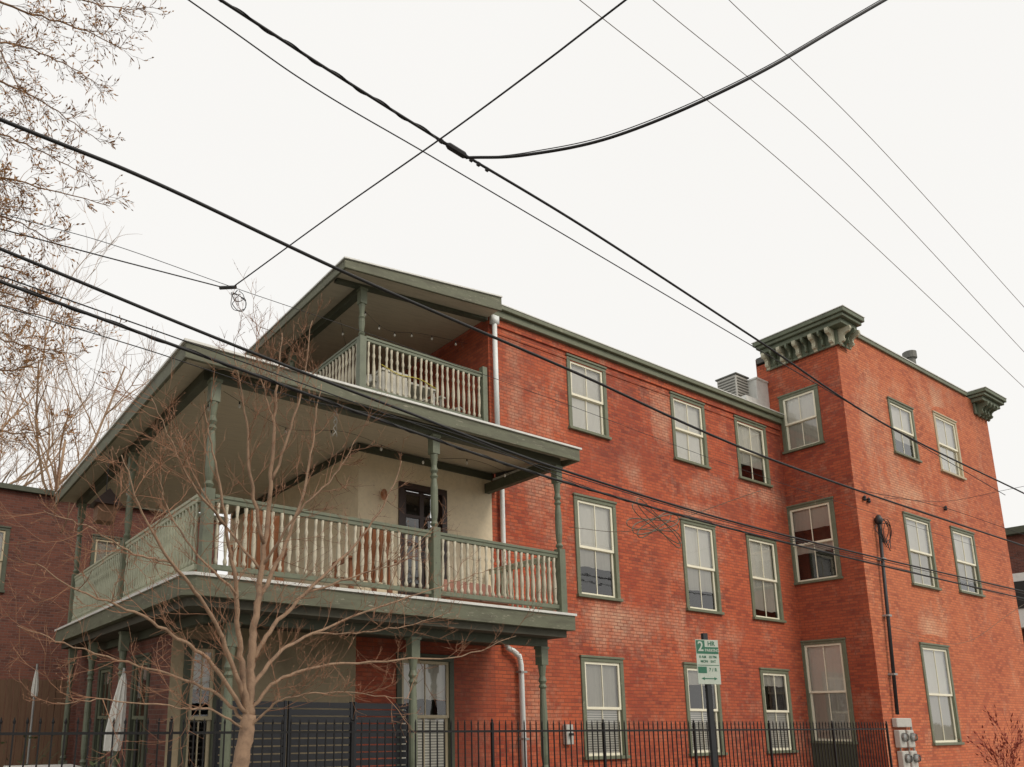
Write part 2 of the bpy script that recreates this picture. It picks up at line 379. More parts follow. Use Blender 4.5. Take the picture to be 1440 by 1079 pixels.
wallmesh('wall','brick','x',XT,YT,YB,0,12.2,[H(w[0]) for w in tl],soot_shades=[(Vector((XT,10.6,5)),1.6,9,.45)],blobs=[],parent=house)  # side face toned darker over nearly its whole height
wallmesh('wall','brick','x',XT,YB,20,0,10.2,[],parent=house)
wallmesh('wall','brick_t','y',YT,XT,XE,0,12.5,[H(w[0]) for w in tr],
  blobs=[blob(1318,570,.7,.8,.9,YT),blob(1310,885,.8,.4,1,YT),blob(1222,560,.5,1,.7,YT),blob(1290,700,1.6,.4,.5,YT),blob(1260,640,1.2,1.4,.45,YT),blob(1345,700,1,.5,.4,YT),blob(1220,620,.3,1.2,.5,YT)],
  soot_shades=[blob(1340,560,2,.5,.4,YT),blob(1390,640,.8,2,.3,YT),blob(1280,900,1,.8,.3,YT)],parent=house)
wallmesh('wall','brick_t','x',XE,YT,20,0,12.5,[],parent=house)
wallmesh('wall','brick_t','y',YB,XT,XE,10,12.45,[],parent=house)
MB().box(XT+.02,XE-.02,YT+.1,YB-.01,12.3,12.48).build('roof','roof',house)
MB().box(XT+.02,XE-.02,YB+.01,20,10.1,10.25).build('roof','roof',house)
for w in (tr[1],tr[4]):
    b=w[0];m=MB();c=(b[0]+b[1])/2;n=8;pts=[]
    hw=(b[1]-b[0])/2+.02
    for k in range(n+1):
        a=math.pi*k/n;pts.append((c-hw*math.cos(a),YT-.012,b[3]+.03+.26*math.sin(a)))
    m.prism(pts,(0,.01,0)).build('lintel','brick_t',house)
b=tl[2][0];MB().box(XT-.05,XT-.002,b[0]+.02,b[1]-.02,0,b[2]-.003).build('panel','trimd',house)
m=MB();m.box(22.15,30.0,YT-.06,YT+.1,12.5,12.62);m.build('coping','trim',house,bevel=.01)
MB().box(22.15,30.0,YT-.08,YT+.12,12.622,12.65).build('coping_flashing','white',house)
def bracket(p,d,w=.09):
    d=Vector(d);s=Vector((d.y,-d.x,0))*w
    prof=[(0,0),(.32,.0),(.33,-.09),(.29,-.15),(.2,-.17),(.14,-.22),(.13,-.29),(.16,-.34),(.13,-.39),(.06,-.41),(.05,-.46),(0,-.48)]
    m=MB();pts=[Vector(p)+d*a+Vector((0,0,z))-s*.5 for a,z in prof]
    m.prism(pts,s);return m
def cornice_block(x0,x1,y0,y1,sx,nm='bracket_cornice'):
    c=MB();ol=.5
    if sx<0:
        c.box(x0-ol,x1,y0-ol,y1+.12,12.62,12.74);c.box(x0-ol+.06,x1-.06,y0-ol+.06,y1+.06,12.52,12.618);c.box(x0-ol+.16,x1-.14,y0-ol+.16,y1,12.38,12.518)
        c.box(x0-.07,x0-.003,y0-.07,y1,11.98,12.378);c.box(x0-.003,x1-.2,y0-.07,y0-.003,11.98,12.378)
        c.box(x0-.1,x0-.071,y0-.1,y1,11.9,11.978);c.box(x0-.071,x1-.2,y0-.1,y0-.071,11.9,11.978)
    else:
        c.box(x0,x1+ol,y0-ol,y1,12.62,12.74);c.box(x0+.06,x1+ol-.06,y0-ol+.06,y1,12.52,12.618);c.box(x0+.14,x1+ol-.16,y0-ol+.16,y1,12.38,12.518)
        c.box(x0+.2,x1+.003,y0-.07,y0-.003,11.98,12.378);c.box(x1+.004,x1+.07,y0-.07,y1,11.98,12.378)
    cc=c.build(nm,'cor',house,bevel=.012)
    MB().box(x0-(ol+.02 if sx<0 else -.0),x1+(0 if sx<0 else ol+.02),y0-ol-.02,y1+.14,12.742,12.762).build('flashing','white',cc)
    return cc
cc=cornice_block(XT,22.1,YT,11.75,-1)
for k in range(9):
    big=(k%2==0);bracket((XT-.071,YT+.05+k*.235,12.378),(-1,0,0),.10 if big else .05).build('bracket','brk' if big else 'cor',cc)
for k in range(3):
    bracket((XT+.04+k*.25,YT-.071,12.378),(0,-1,0),.09 if k%2==0 else .05).build('bracket','brk' if k%2==0 else 'cor',cc)
cc=cornice_block(30.3,XE,YT,YB,1)
for k in range(4):
    bracket((30.7+k*.26,YT-.071,12.378),(0,-1,0),.08).build('bracket','cor',cc)
t=Vector((26.8,10.0,12.48))
m=MB();m.lathe([(.15,0),(.15,.62),(.2,.64),(.2,.86),(.17,.88)],t,14);tag(m.build('flue_pipe','galvd',smooth=False),'short round metal flue pipe standing on the roof of the taller brick block','flue')
AX=20.05
ac=thing('air_conditioner','boxy grey air conditioner on the roof beside the taller brick block','air conditioner',(AX+.3,12.3,10.25))
MB().box(AX,AX+.62,11.98,12.6,10.75,11.58).build('casing','meter',ac,bevel=.02)
m=MB()
for k in range(8): m.box(AX+.04,AX+.58,11.96,11.979,10.83+k*.09,10.86+k*.09);m.box(AX-.02,AX-.001,12.02,12.56,10.83+k*.09,10.86+k*.09)
m.build('grille','galvd',ac)
MB().box(AX-.03,AX+.65,11.95,12.63,11.582,11.62).build('top_cover','galvd',ac)
for x in (AX+.03,AX+.49): MB().box(x,x+.1,12.05,12.5,10.25,10.75).build('foot','galvd',ac)
MB().box(20.8,XT-.003,11.8,12.08,10.25,11.55).build('parapet','white',house)
MB().box(20.77,XT-.003,11.77,12.11,11.552,11.6).build('parapet_cap','white',house)
MB().box(20.1,20.798,11.75,11.92,10.25,10.85).build('parapet','white',house)
# cream block
dw=[7.83,8.97,3.4,6.0]
wallmesh('stucco_wall','cream','y',YM,XS,XC,3.3,7.3,[H(dw)],parent=house)
wallmesh('stucco_wall','cream','x',XS,YM,17.8,3.3,7.3,[],parent=house)
gw2=[3.9,4.5,.45,2.75]
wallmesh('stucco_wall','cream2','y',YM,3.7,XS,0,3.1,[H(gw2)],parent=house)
sw=[[12.6,13.6,.6,2.6],[15.0,16.0,.6,2.6]]
wallmesh('wall','brick_bg','x',3.7,YM,17.8,0,3.1,[H(q) for q in sw],parent=house)
for q in sw: window('x',3.7,q,('curtg',.3),None,casing='trimd',sashm='trim',parent=house)
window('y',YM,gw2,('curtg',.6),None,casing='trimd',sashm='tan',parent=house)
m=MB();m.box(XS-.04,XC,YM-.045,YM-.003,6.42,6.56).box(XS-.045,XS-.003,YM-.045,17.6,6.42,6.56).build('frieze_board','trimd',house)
dr=MB();dr.box(7.83,7.95,YM-.03,YM+.1,3.4,6.0).box(8.85,8.97,YM-.03,YM+.1,3.4,6.0).box(7.95,8.85,YM-.03,YM+.1,5.88,6.0);dr=dr.build('door','door',house)
m=MB();m.box(7.95,8.85,YM+.06,YM+.1,3.4,4.0)
for xx in (7.95,8.37,8.75): m.box(xx,xx+.1,YM+.06,YM+.1,4.0,5.88)
for zz in (4.0,4.8,5.35,5.8): m.box(8.05,8.75,YM+.062,YM+.098,zz,zz+.06)
m.build('door_leaf','door',dr);MB().quad((7.95,YM+.08,3.9),(8.85,YM+.08,3.9),(8.85,YM+.08,5.88),(7.95,YM+.08,5.88)).build('pane','glass',dr)
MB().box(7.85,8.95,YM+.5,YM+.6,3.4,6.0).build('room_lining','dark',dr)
MB().lathe([(.03,0),(.06,.05),(.06,.15),(.03,.2)],(7.45,YM-.09,5.55),8).build('wall_lantern','wood',house)
# ---- second floor porch
DX0,DX1,DY0,DY1=3.12,10.12,9.43,17.7
def deckpoly(x0,x1,y0,y1,z,ch): return [(x0,y0+ch,z),(x0+ch,y0,z),(x1,y0,z),(x1,YM-.01,z),(XS-.01,YM-.01,z),(XS-.01,y1,z),(x0,y1,z)]
deck=MB().prism(deckpoly(DX0,DX1,DY0,DY1,3.12,.14),(0,0,.25)).build('porch_deck','fascia',house)
MB().prism(deckpoly(DX0-.03,DX1+.02,DY0-.03,DY1,3.372,.14),(0,0,.04)).build('deck_edge','white',deck)
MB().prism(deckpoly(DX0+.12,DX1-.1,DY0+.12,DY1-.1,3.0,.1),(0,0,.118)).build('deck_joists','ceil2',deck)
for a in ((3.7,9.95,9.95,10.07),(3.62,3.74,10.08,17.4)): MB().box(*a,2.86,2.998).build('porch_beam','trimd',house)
def post(x,y,z0,z1,mt='sage',w=.15,tb=.0,parent=house):
    m=MB();a=z0+tb
    m.box(x-w/2,x+w/2,y-w/2,y+w/2,z0,a+.02)
    b=z1-.32
    m.box(x-w/2,x+w/2,y-w/2,y+w/2,b,z1)
    L=b-a;r=w/2
    prof=[(r*.95,0),(r*.6,.03),(r*1.0,.08),(r*.6,.13),(r*.72,.18),(r*.9,.3),(r*.85,.55*L),(r*.62,L-.42),(r*.95,L-.38),(r*.6,L-.33),(r*.95,L-.28),(r*.65,L-.2),(r*.8,L-.1),(r*.95,L-.02),(r*.8,L+.02)]
    m.lathe([(p,z) for p,z in prof],(x,y,a),12)
    m.box(x-w*.6,x+w*.6,y-w*.6,y+w*.6,z1-.04,z1)
    return m.build('post',mt,parent)
PY=9.6;PX=3.34
front=[3.42,7.18,9.98]
for x in front: post(x,PY,3.415,6.14,tb=1.15,w=.14)
sideY=[13.3,17.3]
for y in sideY: post(PX,y,3.415,6.14,tb=1.15,w=.14)
for x in (4.0,7.05,9.85): post(x,10.01,0,2.86,tb=.7,mt='sage',w=.16)
for y in (13.2,15.4,17.2): post(3.4,y,0,2.99,tb=.7,mt='sage',w=.14)
BALP=[(.022,0),(.034,.05),(.018,.1),(.022,.16),(.034,.3),(.030,.42),(.018,.56),(.032,.62),(.018,.68),(.022,.74),(.03,.84)]
def balmesh(name,h,mt):
    m=MB();s=h/.84
    m.lathe([(r,z*s) for r,z in BALP],(0,0,0),6)
    me=bpy.data.meshes.new(name);me.from_pydata([tuple(v) for v in m.v],[],m.f);me.materials.append(M[mt]);me.polygons.foreach_set('use_smooth',[True]*len(me.polygons));return me
def railing(axis,pos,a0,a1,zb,zt,mt,indiv=True,name='railing'):
    m=MB()
    def bx(p,q,w,s,t):
        if axis=='x': m.box(p,q,pos-w,pos+w,s,t)
        else: m.box(pos-w,pos+w,p,q,s,t)
    bx(a0,a1,.045,zt-.05,zt);bx(a0,a1,.03,zt-.11,zt-.045);bx(a0,a1,.03,zb,zb+.07)
    r=m.build(name,mt if mt!='bal' else 'sage',house,bevel=.006)
    h=zt-.11-zb-.07;n=max(1,round((a1-a0)/.135));me=balmesh('baluster',h,mt)
    if indiv:
        for k in range(n):
            a=a0+(a1-a0)*(k+.5)/n
            o=bpy.data.objects.new('baluster',me);COL.objects.link(o);o.parent=r
            p=Vector((a,pos,zb+.07)) if axis=='x' else Vector((pos,a,zb+.07));o.location=p-wloc(house)
            o.rotation_euler=(random.uniform(-.012,.012),random.uniform(-.018,.018),random.uniform(0,3))
    else:
        b=MB();s=h/.84
        for k in range(n):
            a=a0+(a1-a0)*(k+.5)/n;p=(a,pos,zb+.07) if axis=='x' else (pos,a,zb+.07)
            b.lathe([(q,z*s) for q,z in BALP],p,6)
        o=b.build('baluster',mt,r,smooth=True);o['kind']='stuff'
    return r
railing('x',PY,front[0]+.08,front[1]-.08,3.5,4.52,'bal')
railing('x',PY,front[1]+.08,front[2]-.08,3.5,4.52,'bal')
railing('y',PX,PY+.1,sideY[0]-.08,3.5,4.52,'balg',False)
railing('y',PX,sideY[0]+.08,sideY[1]-.08,3.5,4.52,'balg',False)
railing('y',9.98,PY+.1,YM-.1,3.5,4.52,'balg',False)
RX0,RX1,RY0,RY1=2.88,10.25,9.26,17.85
m=MB()
m.box(RX0,RX1,RY0,RY0+.05,6.2,6.42).box(RX0,RX0+.05,RY0+.051,RY1,6.2,6.42).box(RX1-.05,RX1,RY0+.051,YM-.02,6.2,6.42)
pr=m.build('porch_roof','fascia',house,bevel=.008)
m=MB();m.quad((RX0,RY0,6.44),(RX1,RY0,6.44),(RX1,YM-.01,7.3),(6.9,YM-.01,7.3)).quad((RX0,RY0,6.44),(6.9,YM-.01,7.3),(6.9,RY1,7.3),(RX0,RY1,6.44)).quad((RX1,RY0,6.42),(RX1,YM-.01,6.42),(RX1,YM-.01,7.3))
m.build('roofing','roof',pr)
m=MB();m.box(RX0-.03,RX1+.03,RY0-.03,RY0+.1,6.422,6.455).box(RX0-.03,RX0+.1,RY0+.101,RY1,6.422,6.455).box(RX1-.1,RX1+.03,RY0+.101,YM-.02,6.422,6.455).build('drip_edge','white',pr)
m=MB();m.quad((RX0+.05,RY0+.05,6.27),(RX1-.05,RY0+.05,6.27),(RX1-.05,YM-.01,6.58),(XS-.01,YM-.01,6.58)).quad((RX0+.05,RY0+.05,6.27),(XS-.01,YM-.01,6.58),(XS-.01,RY1,6.58),(RX0+.05,RY1,6.27)).build('ceiling','ceil',pr)
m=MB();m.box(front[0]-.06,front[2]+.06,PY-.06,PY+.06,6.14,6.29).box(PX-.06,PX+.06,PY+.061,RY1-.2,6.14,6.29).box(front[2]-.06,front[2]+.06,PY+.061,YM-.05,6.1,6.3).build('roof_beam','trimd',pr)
# ---- third floor porch
D3=7.5
m=MB();m.box(XS-.05,XC,YM-.08,17.8,7.302,D3);m.build('upper_deck','fascia',house)
post(XS+.02,YM,D3,9.72,tb=1.2,w=.14)
for y in (14.6,17.6): post(XS+.02,y,D3,9.72,tb=1.2,w=.14)
railing('x',YM,XS+.1,9.93,7.66,8.76,'bal')
railing('y',XS+.02,YM+.1,14.5,7.66,8.76,'bal',False)
railing('y',XS+.02,14.7,17.5,7.66,8.76,'bal',False)
MB().box(9.93,10.05,YM-.06,YM+.06,D3,8.9).build('newel','sage',house)
X0,X1=6.28,10.1
zb0,zb1=9.68,10.02
m=MB();m.prism([(X0,11.08,zb0-.0),(X1,11.08,zb1),(X1,11.08,zb1+.3),(X0,11.08,zb0+.17)],(0,.05,0))
m.prism([(X0,11.131,zb0),(X0+.05,11.131,zb0),(X0+.05,11.131,zb0+.17),(X0,11.131,zb0+.17)],(0,6.6,0))
ur=m.build('upper_porch_roof','fascia',house,bevel=.008)
MB().prism([(X0-.03,11.05,zb0+.172),(X1,11.05,zb1+.302),(X1,11.05,zb1+.33),(X0-.03,11.05,zb0+.2)],(0,6.7,0)).build('roofing','white',ur)
MB().prism([(X0+.052,11.132,zb0+.06),(X1,11.132,zb1+.06),(X1,11.132,zb1+.1),(X0+.052,11.132,zb0+.1)],(0,6.6,0)).build('ceiling','ceil',ur)
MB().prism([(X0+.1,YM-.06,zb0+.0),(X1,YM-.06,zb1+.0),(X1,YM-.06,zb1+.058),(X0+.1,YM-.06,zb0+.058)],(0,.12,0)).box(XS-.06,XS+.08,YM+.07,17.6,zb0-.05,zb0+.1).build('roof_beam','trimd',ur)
wallmesh('wall','brick','y',17.8,XS,XC,7.5,10.1,[],parent=house)
# downspouts
m=MB();m.box(10.16,10.34,YM-.16,YM-.05,9.95,10.13)
m.tube([(10.25,YM-.1,10.0),(10.27,YM-.1,7.4)],.055,10).tube([(10.3,YM-.09,7.4),(10.36,YM-.09,6.9),(10.36,YM-.09,4.2),(10.38,YM-.09,3.0)],.05,10)
m.build('downspout','pipe',house,smooth=True)
m=MB();m.tube([(10.38,YM-.09,2.99),(10.52,YM-.12,2.93),(10.68,YM-.12,2.83),(10.74,YM-.1,2.65),(10.76,YM-.1,0.0)],.055,10).build('downspout','pipe',house,smooth=True)
for z in (2.5,1.2): MB().box(10.68,10.84,YM-.17,YM-.003,z,z+.04).build('pipe_strap','galv',house)
q=P(796,1033,y=YM);m=MB();m.box(q.x-.1,q.x+.1,YM-.12,YM-.003,q.z-.2,q.z+.2);jb=m.build('junction_box','meter',house,bevel=.01)
MB().lathe([(.05,0),(.05,.05)],(q.x,YM-.16,q.z-.02),8).build('dial','hdr',jb)
# ------------------------------------------------------------------ service mast + meters
mast=thing('service_conduit','dark electrical conduit with weather head running up the corner of the taller brick wall','conduit',(22.3,YT-.08,1.6))
a=P(1236,735,y=YT-.1);c=P(1262,1005,y=YT-.1)
MB().tube([a,c],.045,8).build('pipe','hdr',mast,smooth=True)
MB().lathe([(.05,-.05),(.09,0),(.1,.1),(.05,.2),(.01,.22)],a,10).build('weather_head','hdr',mast,smooth=True)
for f in (.2,.5,.8):
    p=a.lerp(c,f);MB().box(p.x-.09,p.x+.09,YT-.16,YT-.003,p.z-.025,p.z+.025).build('strap','galv',mast)
def tangle(mb,c,r,n,rad,seed):
    rn=random.Random(seed)
    for k in range(n):
        a=rn.uniform(.5,1.15)*r;b_=rn.uniform(.8,1.3)*r;o=Vector((rn.uniform(-.4,.4)*r,rn.uniform(-.05,.05),rn.uniform(-.4,.4)*r));ph=rn.uniform(0,6);t1=rn.uniform(4.6,7.2)
        mb.tube([c+o+Vector((a*math.cos(ph+t),.15*a*math.sin(2*t),b_*math.sin(ph+t)+.12*r*math.sin(3*t))) for t in [t1*i/22 for i in range(23)]],rad,4)
m=MB();tangle(m,a+Vector((.2,-.06,-.25)),.32,5,.011,3);m.build('wire_coil','cable',mast)
mt=thing('electricity_meters','bank of grey electricity meter boxes low on the taller brick wall','meter box',(22.3,YT-.1,.4))
for i in range(2):
    for j in range(2):
        x=21.98+i*.46+j*.03;z=1.16-j*.52
        bb=MB().box(x-.16,x+.16,YT-.16,YT-.01,z-.22,z+.22).build('box','meter',mt,bevel=.02)
        g=MB();pts=[Vector((x,YT-.16,z+.04)),Vector((x,YT-.22,z+.04)),Vector((x,YT-.27,z+.04))];g.tube(pts,[.115,.11,.08],16).build('dial','glass',bb)
        MB().tube([Vector((x,YT-.161,z+.04)),Vector((x,YT-.2,z+.04))],[.1,.09],14).build('dial_face','galv',bb)
        MB().tube([(x,YT-.06,z-.22),(x,YT-.06,z-.30)],.02,6).build('conduit','galv',bb)
MB().box(21.8,22.6,YT-.14,YT-.01,1.45,1.68).build('trough','meter',mt,bevel=.015)
MB().tube([(22.7,YT-.06,1.6),(22.72,YT-.06,0)],.03,8).build('side_conduit','galv',mt)
for (u,v) in ((1216,702),(1222,705),(1330,716)):
    p=P(u,v,y=YT-.05)
    MB().lathe([(.03,-.05),(.05,0),(.03,.03),(.05,.06),(.02,.1)],p,8).build('insulator','hdr',house)
# ------------------------------------------------------------------ iron fence
FY=9.3
fence=thing('iron_fence','long black iron picket fence in front of the brick house and porch','fence',(1,FY,0))
XF0,XF1=-2.0,20.6
nb=9;bw=(XF1-XF0)/nb
for k in range(nb+1):
    x=XF0+k*bw;m=MB();m.box(x-.02,x+.02,FY-.02,FY+.02,0,1.53);m.lathe([(.026,0),(.026,.015),(.012,.03),(.02,.05),(.004,.08)],(x,FY,1.53),8);m.build('post','iron',fence)
for k in range(nb):
    a,b_=XF0+k*bw+.02,XF0+(k+1)*bw-.02
    MB().box(a,b_,FY-.015,FY+.015,1.40,1.43).build('rail','iron',fence);MB().box(a,b_,FY-.015,FY+.015,.15,.18).build('rail','iron',fence)
    m=MB();n=19
    for i in range(1,n):
        x=a+(b_-a)*i/n;m.box(x-.008,x+.008,FY-.008,FY+.008,.06,1.52);m.lathe([(.013,0),(.016,.02),(.002,.07)],(x,FY,1.52),4)
    m.build('picket_panel','iron',fence)
sc=thing('slat_screen','black horizontal slat screen under the porch behind the bare tree','screen',(5.4,10.35,0))
for x0,x1 in ((3.95,5.0),(5.03,6.1),(6.13,7.15)):
    m=MB()
    for k in range(17): m.box(x0+.04,x1-.04,10.25,10.27,.06+k*.105,.06+k*.105+.085)
    m.build('slat_panel','black',sc)
    for q in (x0,x1-.04): MB().box(q,q+.04,10.24,10.29,0,1.84).build('frame_post','black',sc)
# ------------------------------------------------------------------ parking sign
def text_mesh(s,size,name,m,parent,loc,rot):
    cu=bpy.data.curves.new('t','FONT');cu.body=s;cu.size=size;cu.align_x='CENTER';cu.align_y='CENTER';cu.extrude=.0008;cu.offset=size*.015
    ob=bpy.data.objects.new('t',cu);COL.objects.link(ob);bpy.context.view_layer.update()
    me=bpy.data.meshes.new_from_object(ob.evaluated_get(bpy.context.evaluated_depsgraph_get()))
    bpy.data.objects.remove(ob);me.materials.clear();me.materials.append(M[m])
    o=bpy.data.objects.new(name,me);COL.objects.link(o);o.parent=parent;o.location=loc;o.rotation_euler=rot;return o
sp=P(996,931,y=5.87)
sg=thing('parking_sign','green and white two hour parking sign on a dark metal post','sign',(sp.x,sp.y,0))
sg.rotation_euler=(0,0,math.radians(-18))
def loc_build(mb,name,m,par,**k):
    me_off=wloc(par);mb.v=[v+me_off for v in mb.v];return mb.build(name,m,par,**k)
z=sp.z;hw,hh=.165,.275
loc_build(MB().box(-.032,.032,.012,.06,0,z+.36),'post','hdr',sg)
loc_build(MB().box(-hw,hw,0,.006,z-hh,z+hh),'plate','signw',sg,bevel=.002)
def add(mb,n,m): return loc_build(mb,n,m,sg)
add(MB().box(-hw+.006,-.035,-.002,-.0003,z+.10,z+hh-.008),'header_panel','signg')
add(MB().box(-.034,hw-.006,-.002,-.0003,z+.10,z+.185),'header_panel','signg')
rot=(math.pi/2,0,0)
text_mesh('2',.17,'lettering','signw',sg,(-.098,-.0035,z+.185),rot)
text_mesh('HR',.08,'lettering','signg',sg,(.06,-.0025,z+.226),rot)
text_mesh('PARKING',.05,'lettering','signw',sg,(.066,-.0035,z+.142),rot)
text_mesh('8 AM   10 PM',.045,'lettering','signg',sg,(0,-.002,z+.06),rot)
text_mesh('MON   SAT',.045,'lettering','signg',sg,(0,-.002,z+.005),rot)
add(MB().box(-hw+.01,hw-.01,-.002,-.0003,z-.045,z-.038),'line','signg')
add(MB().box(-hw+.01,-.03,-.002,-.0003,z-.14,z-.06),'permit_panel','signg')
text_mesh('7 / R',.06,'lettering','signg',sg,(.06,-.002,z-.098),rot)
ar=MB();ar.box(-.07,.07,-.002,-.0003,z-.212,z-.200)
ar.prism([(-.07,-.002,z-.226),(-.07,-.002,z-.186),(-.115,-.002,z-.206)],(0,.0016,0)).prism([(.07,-.002,z-.186),(.07,-.002,z-.226),(.115,-.002,z-.206)],(0,.0016,0))
add(ar,'arrow','signg')
# ------------------------------------------------------------------ wires
def crom(pts,n=14):
    pts=[Vector(p) for p in pts];out=[]
    e=[pts[0]*2-pts[1]]+pts+[pts[-1]*2-pts[-2]]
    for i in range(1,len(e)-2):
        p0,p1,p2,p3=e[i-1:i+3]
        for k in range(n):
            t=k/n;out.append(.5*((2*p1)+(p2-p0)*t+(2*p0-5*p1+4*p2-p3)*t*t+(3*p1-p0-3*p2+p3)*t**3))
    out.append(pts[-1]);return out
def wire(pts,y,r,label,m='cable',ext=(1,1),name='overhead_cable',group=None):
    w=[P(q[0],q[1],y=(q[2] if len(q)>2 else y)) for q in pts]
    if ext[0]: w.insert(0,w[0]+(w[0]-w[1]).normalized()*4)
    if ext[1]: w.append(w[-1]+(w[-1]-w[-2]).normalized()*5)
    o=MB().tube(crom(w),r,6).build(name,m,smooth=True);return tag(o,label,'cable',group)
def lash(pts,y,r,label,turn=.22,off=.02):
    w=crom([P(q[0],q[1],y=y) for q in pts],40);out=[]
    L=0
    for i,p in enumerate(w):
        if i: L+=(w[i]-w[i-1]).length
        a=L/turn*6.283;out.append(p+Vector((0,math.cos(a)*off,math.sin(a)*off)))
    return tag(MB().tube(out,r,4).build('lashing_wire','cable'),label,'wire')
wire([(310,0),(480,110),(640,210),(830,325),(1060,475),(1250,600),(1440,694)],5.5,.0145,'thick black cable crossing from top left past the tall brick block, with a splice box')
lash([(310,0),(480,110),(640,210)],5.5,.006,'thin wire lashed around the upper left span of the spliced black cable',.5,.018)
wire([(655,222,5.48),(740,218,5.0),(870,190,4.3),(1050,112,3.4),(1245,0,2.6)],5,.015,'thick black cable sagging from the splice up to the top right',ext=(0,1))
wire([(665,223,5.48),(745,214,5.0),(872,185,4.3),(1052,107,3.4),(1247,-5,2.6)],5,.005,'thin wire lying just above the sagging cable at the top right',ext=(0,1))
wire([(880,0,3.2),(760,92,4.0),(620,195,5.4),(470,300,7.5),(330,402,9.0)],5,.009,'thin dark wire running diagonally from top centre down to the coil left of the roof',ext=(1,0))
wire([(265,0),(440,122),(610,222),(830,352),(1060,488),(1250,600)],5.9,.007,'thin wire just below and parallel to the thick spliced cable',ext=(1,1))
wire([(0,168),(220,258),(500,390),(800,520),(1100,652),(1440,768)],7,.019,'thick black cable highest at the left edge, passing in front of the upper porch')
wire([(0,350),(320,482),(560,575),(800,664),(1100,752),(1440,832)],7.4,.017,'thick black cable crossing in front of the porch roof, upper of a close pair')
wire([(0,396),(300,506),(560,600),(800,680),(1100,762),(1440,842)],7.4,.017,'thick black cable crossing in front of the porch roof, lower of a close pair')
lash([(0,396),(300,506),(560,600),(800,680),(1100,762),(1440,842)],7.4,.005,'thin lashing wire wound around the lower thick cable before the porch roof',.8,.02)
wire([(0,388),(300,494),(560,588),(800,668),(1100,755),(1440,835)],7.55,.007,'thin wire between the close pair of thick cables by the porch roof')
wire([(0,322),(150,362),(312,404)],9,.008,'thin wire from the left edge to the coil left of the roof',ext=(1,0))
wire([(0,430),(200,490),(420,560),(640,610),(870,700),(1150,770),(1440,845)],8.2,.006,'thin wire lowest across the porch roof and long brick wall')
wire([(0,300),(160,345),(330,405),(520,470),(800,570),(1100,680),(1440,790)],8.5,.004,'very thin wire passing the coil and crossing the long brick wall')
wire([(815,0),(1130,255),(1440,545)],6,.006,'thin pale power line, lowest of three at the top right','cableg')
wire([(918,0),(1190,230),(1440,495)],6,.006,'thin pale power line, middle of three at the top right','cableg')
wire([(1025,0),(1230,200),(1440,432)],6,.006,'thin pale power line, uppermost of three at the top right','cableg')
wire([(1210,690,9.6),(1320,712,9.0),(1440,752,8)],9,.008,'thin wire leaving the taller brick wall toward the right edge',ext=(0,1))
wire([(1243,700,9.6),(1330,705,9.0),(1410,690,8),(1440,684,7.5)],9,.006,'slack thin wire rising from the conduit to the right edge',ext=(0,1))
wire([(1250,880,9.6),(1350,905,9),(1440,850,8)],9,.005,'lowest slack wire at right end of the taller brick wall','cableg',ext=(0,1))
wire([(800,742,10.5),(900,745,9),(1070,690,7.3)],9,.006,'slack wire hanging in front of the long brick wall near the porch corner','cableg',ext=(0,0))
sb=thing('splice_box','small black splice enclosure where the thick overhead cables meet','splice box',P(642,212,y=5.48))
d=(P(665,226,y=5.48)-P(618,197,y=5.48)).normalized();c=P(642,212,y=5.48)
MB().tube([c-d*.13,c-d*.1,c+d*.1,c+d*.13],[.02,.034,.034,.02],8).build('housing','cable',sb)
for s in (-.2,.2,.3,.42): MB().tube([c+d*(s-.015),c+d*(s+.015)],.024,6).build('clamp','cable',sb)
m=MB();c=P(335,425,y=9)
for (rr,sx,sz,dx,dz,ph,t1) in ((.115,1,1,0,0,.5,6.3),(.10,.9,1.05,.02,-.03,2,5.6),(.07,1.2,.7,-.02,.07,1,5.2)):
    m.tube([c+Vector((dx+rr*sx*math.cos(ph+t)+.012*math.sin(3*t),.02*math.sin(2*t),dz+rr*sz*math.sin(ph+t)+.01*math.cos(4*t))) for t in [t1*i/26 for i in range(27)]],.006,4)
m.tube([c+Vector((-.02,0,.17)),c+Vector((-.05,0,.12)),c+Vector((-.09,0,.07))],.006,4).tube([c+Vector((.0,0,.17)),c+Vector((.06,0,.14)),c+Vector((.10,0,.05))],.006,4)
tag(m.build('wire_coil','cable'),'loop of spare wire hanging left of the upper porch roof','wire coil')
MB().tube([P(309,405,y=9),P(332,404,y=9)],.024,6).build('wire_connector','cable');tag(bpy.data.objects['wire_connector'],'small black wire connector above the hanging loop of spare wire','connector')
m=MB()
rn=random.Random(5);c0=P(890,732,y=8.2);c1=P(955,742,y=8.2);c=P(920,738,y=8.2);ex=(c1-c0)*.5
for k in range(5):
    a=(-.55,-.35,.3,.5,.1)[k];L_=ex.length*rn.uniform(.85,1.15);w_=rn.uniform(.07,.13)
    m.tube([c+Vector((L_*math.cos(t)*math.cos(a)-w_*math.sin(t)*math.sin(a),.03*k-.1,L_*math.cos(t)*math.sin(a)+w_*math.sin(t)*math.cos(a)+.02*math.sin(3*t))) for t in [2*math.pi*i/22 for i in range(23)]],.010,4)
tag(m.build('wire_coil','cableg'),'crossed loops of tan spare cable hung on wires before the long brick wall','wire coil')
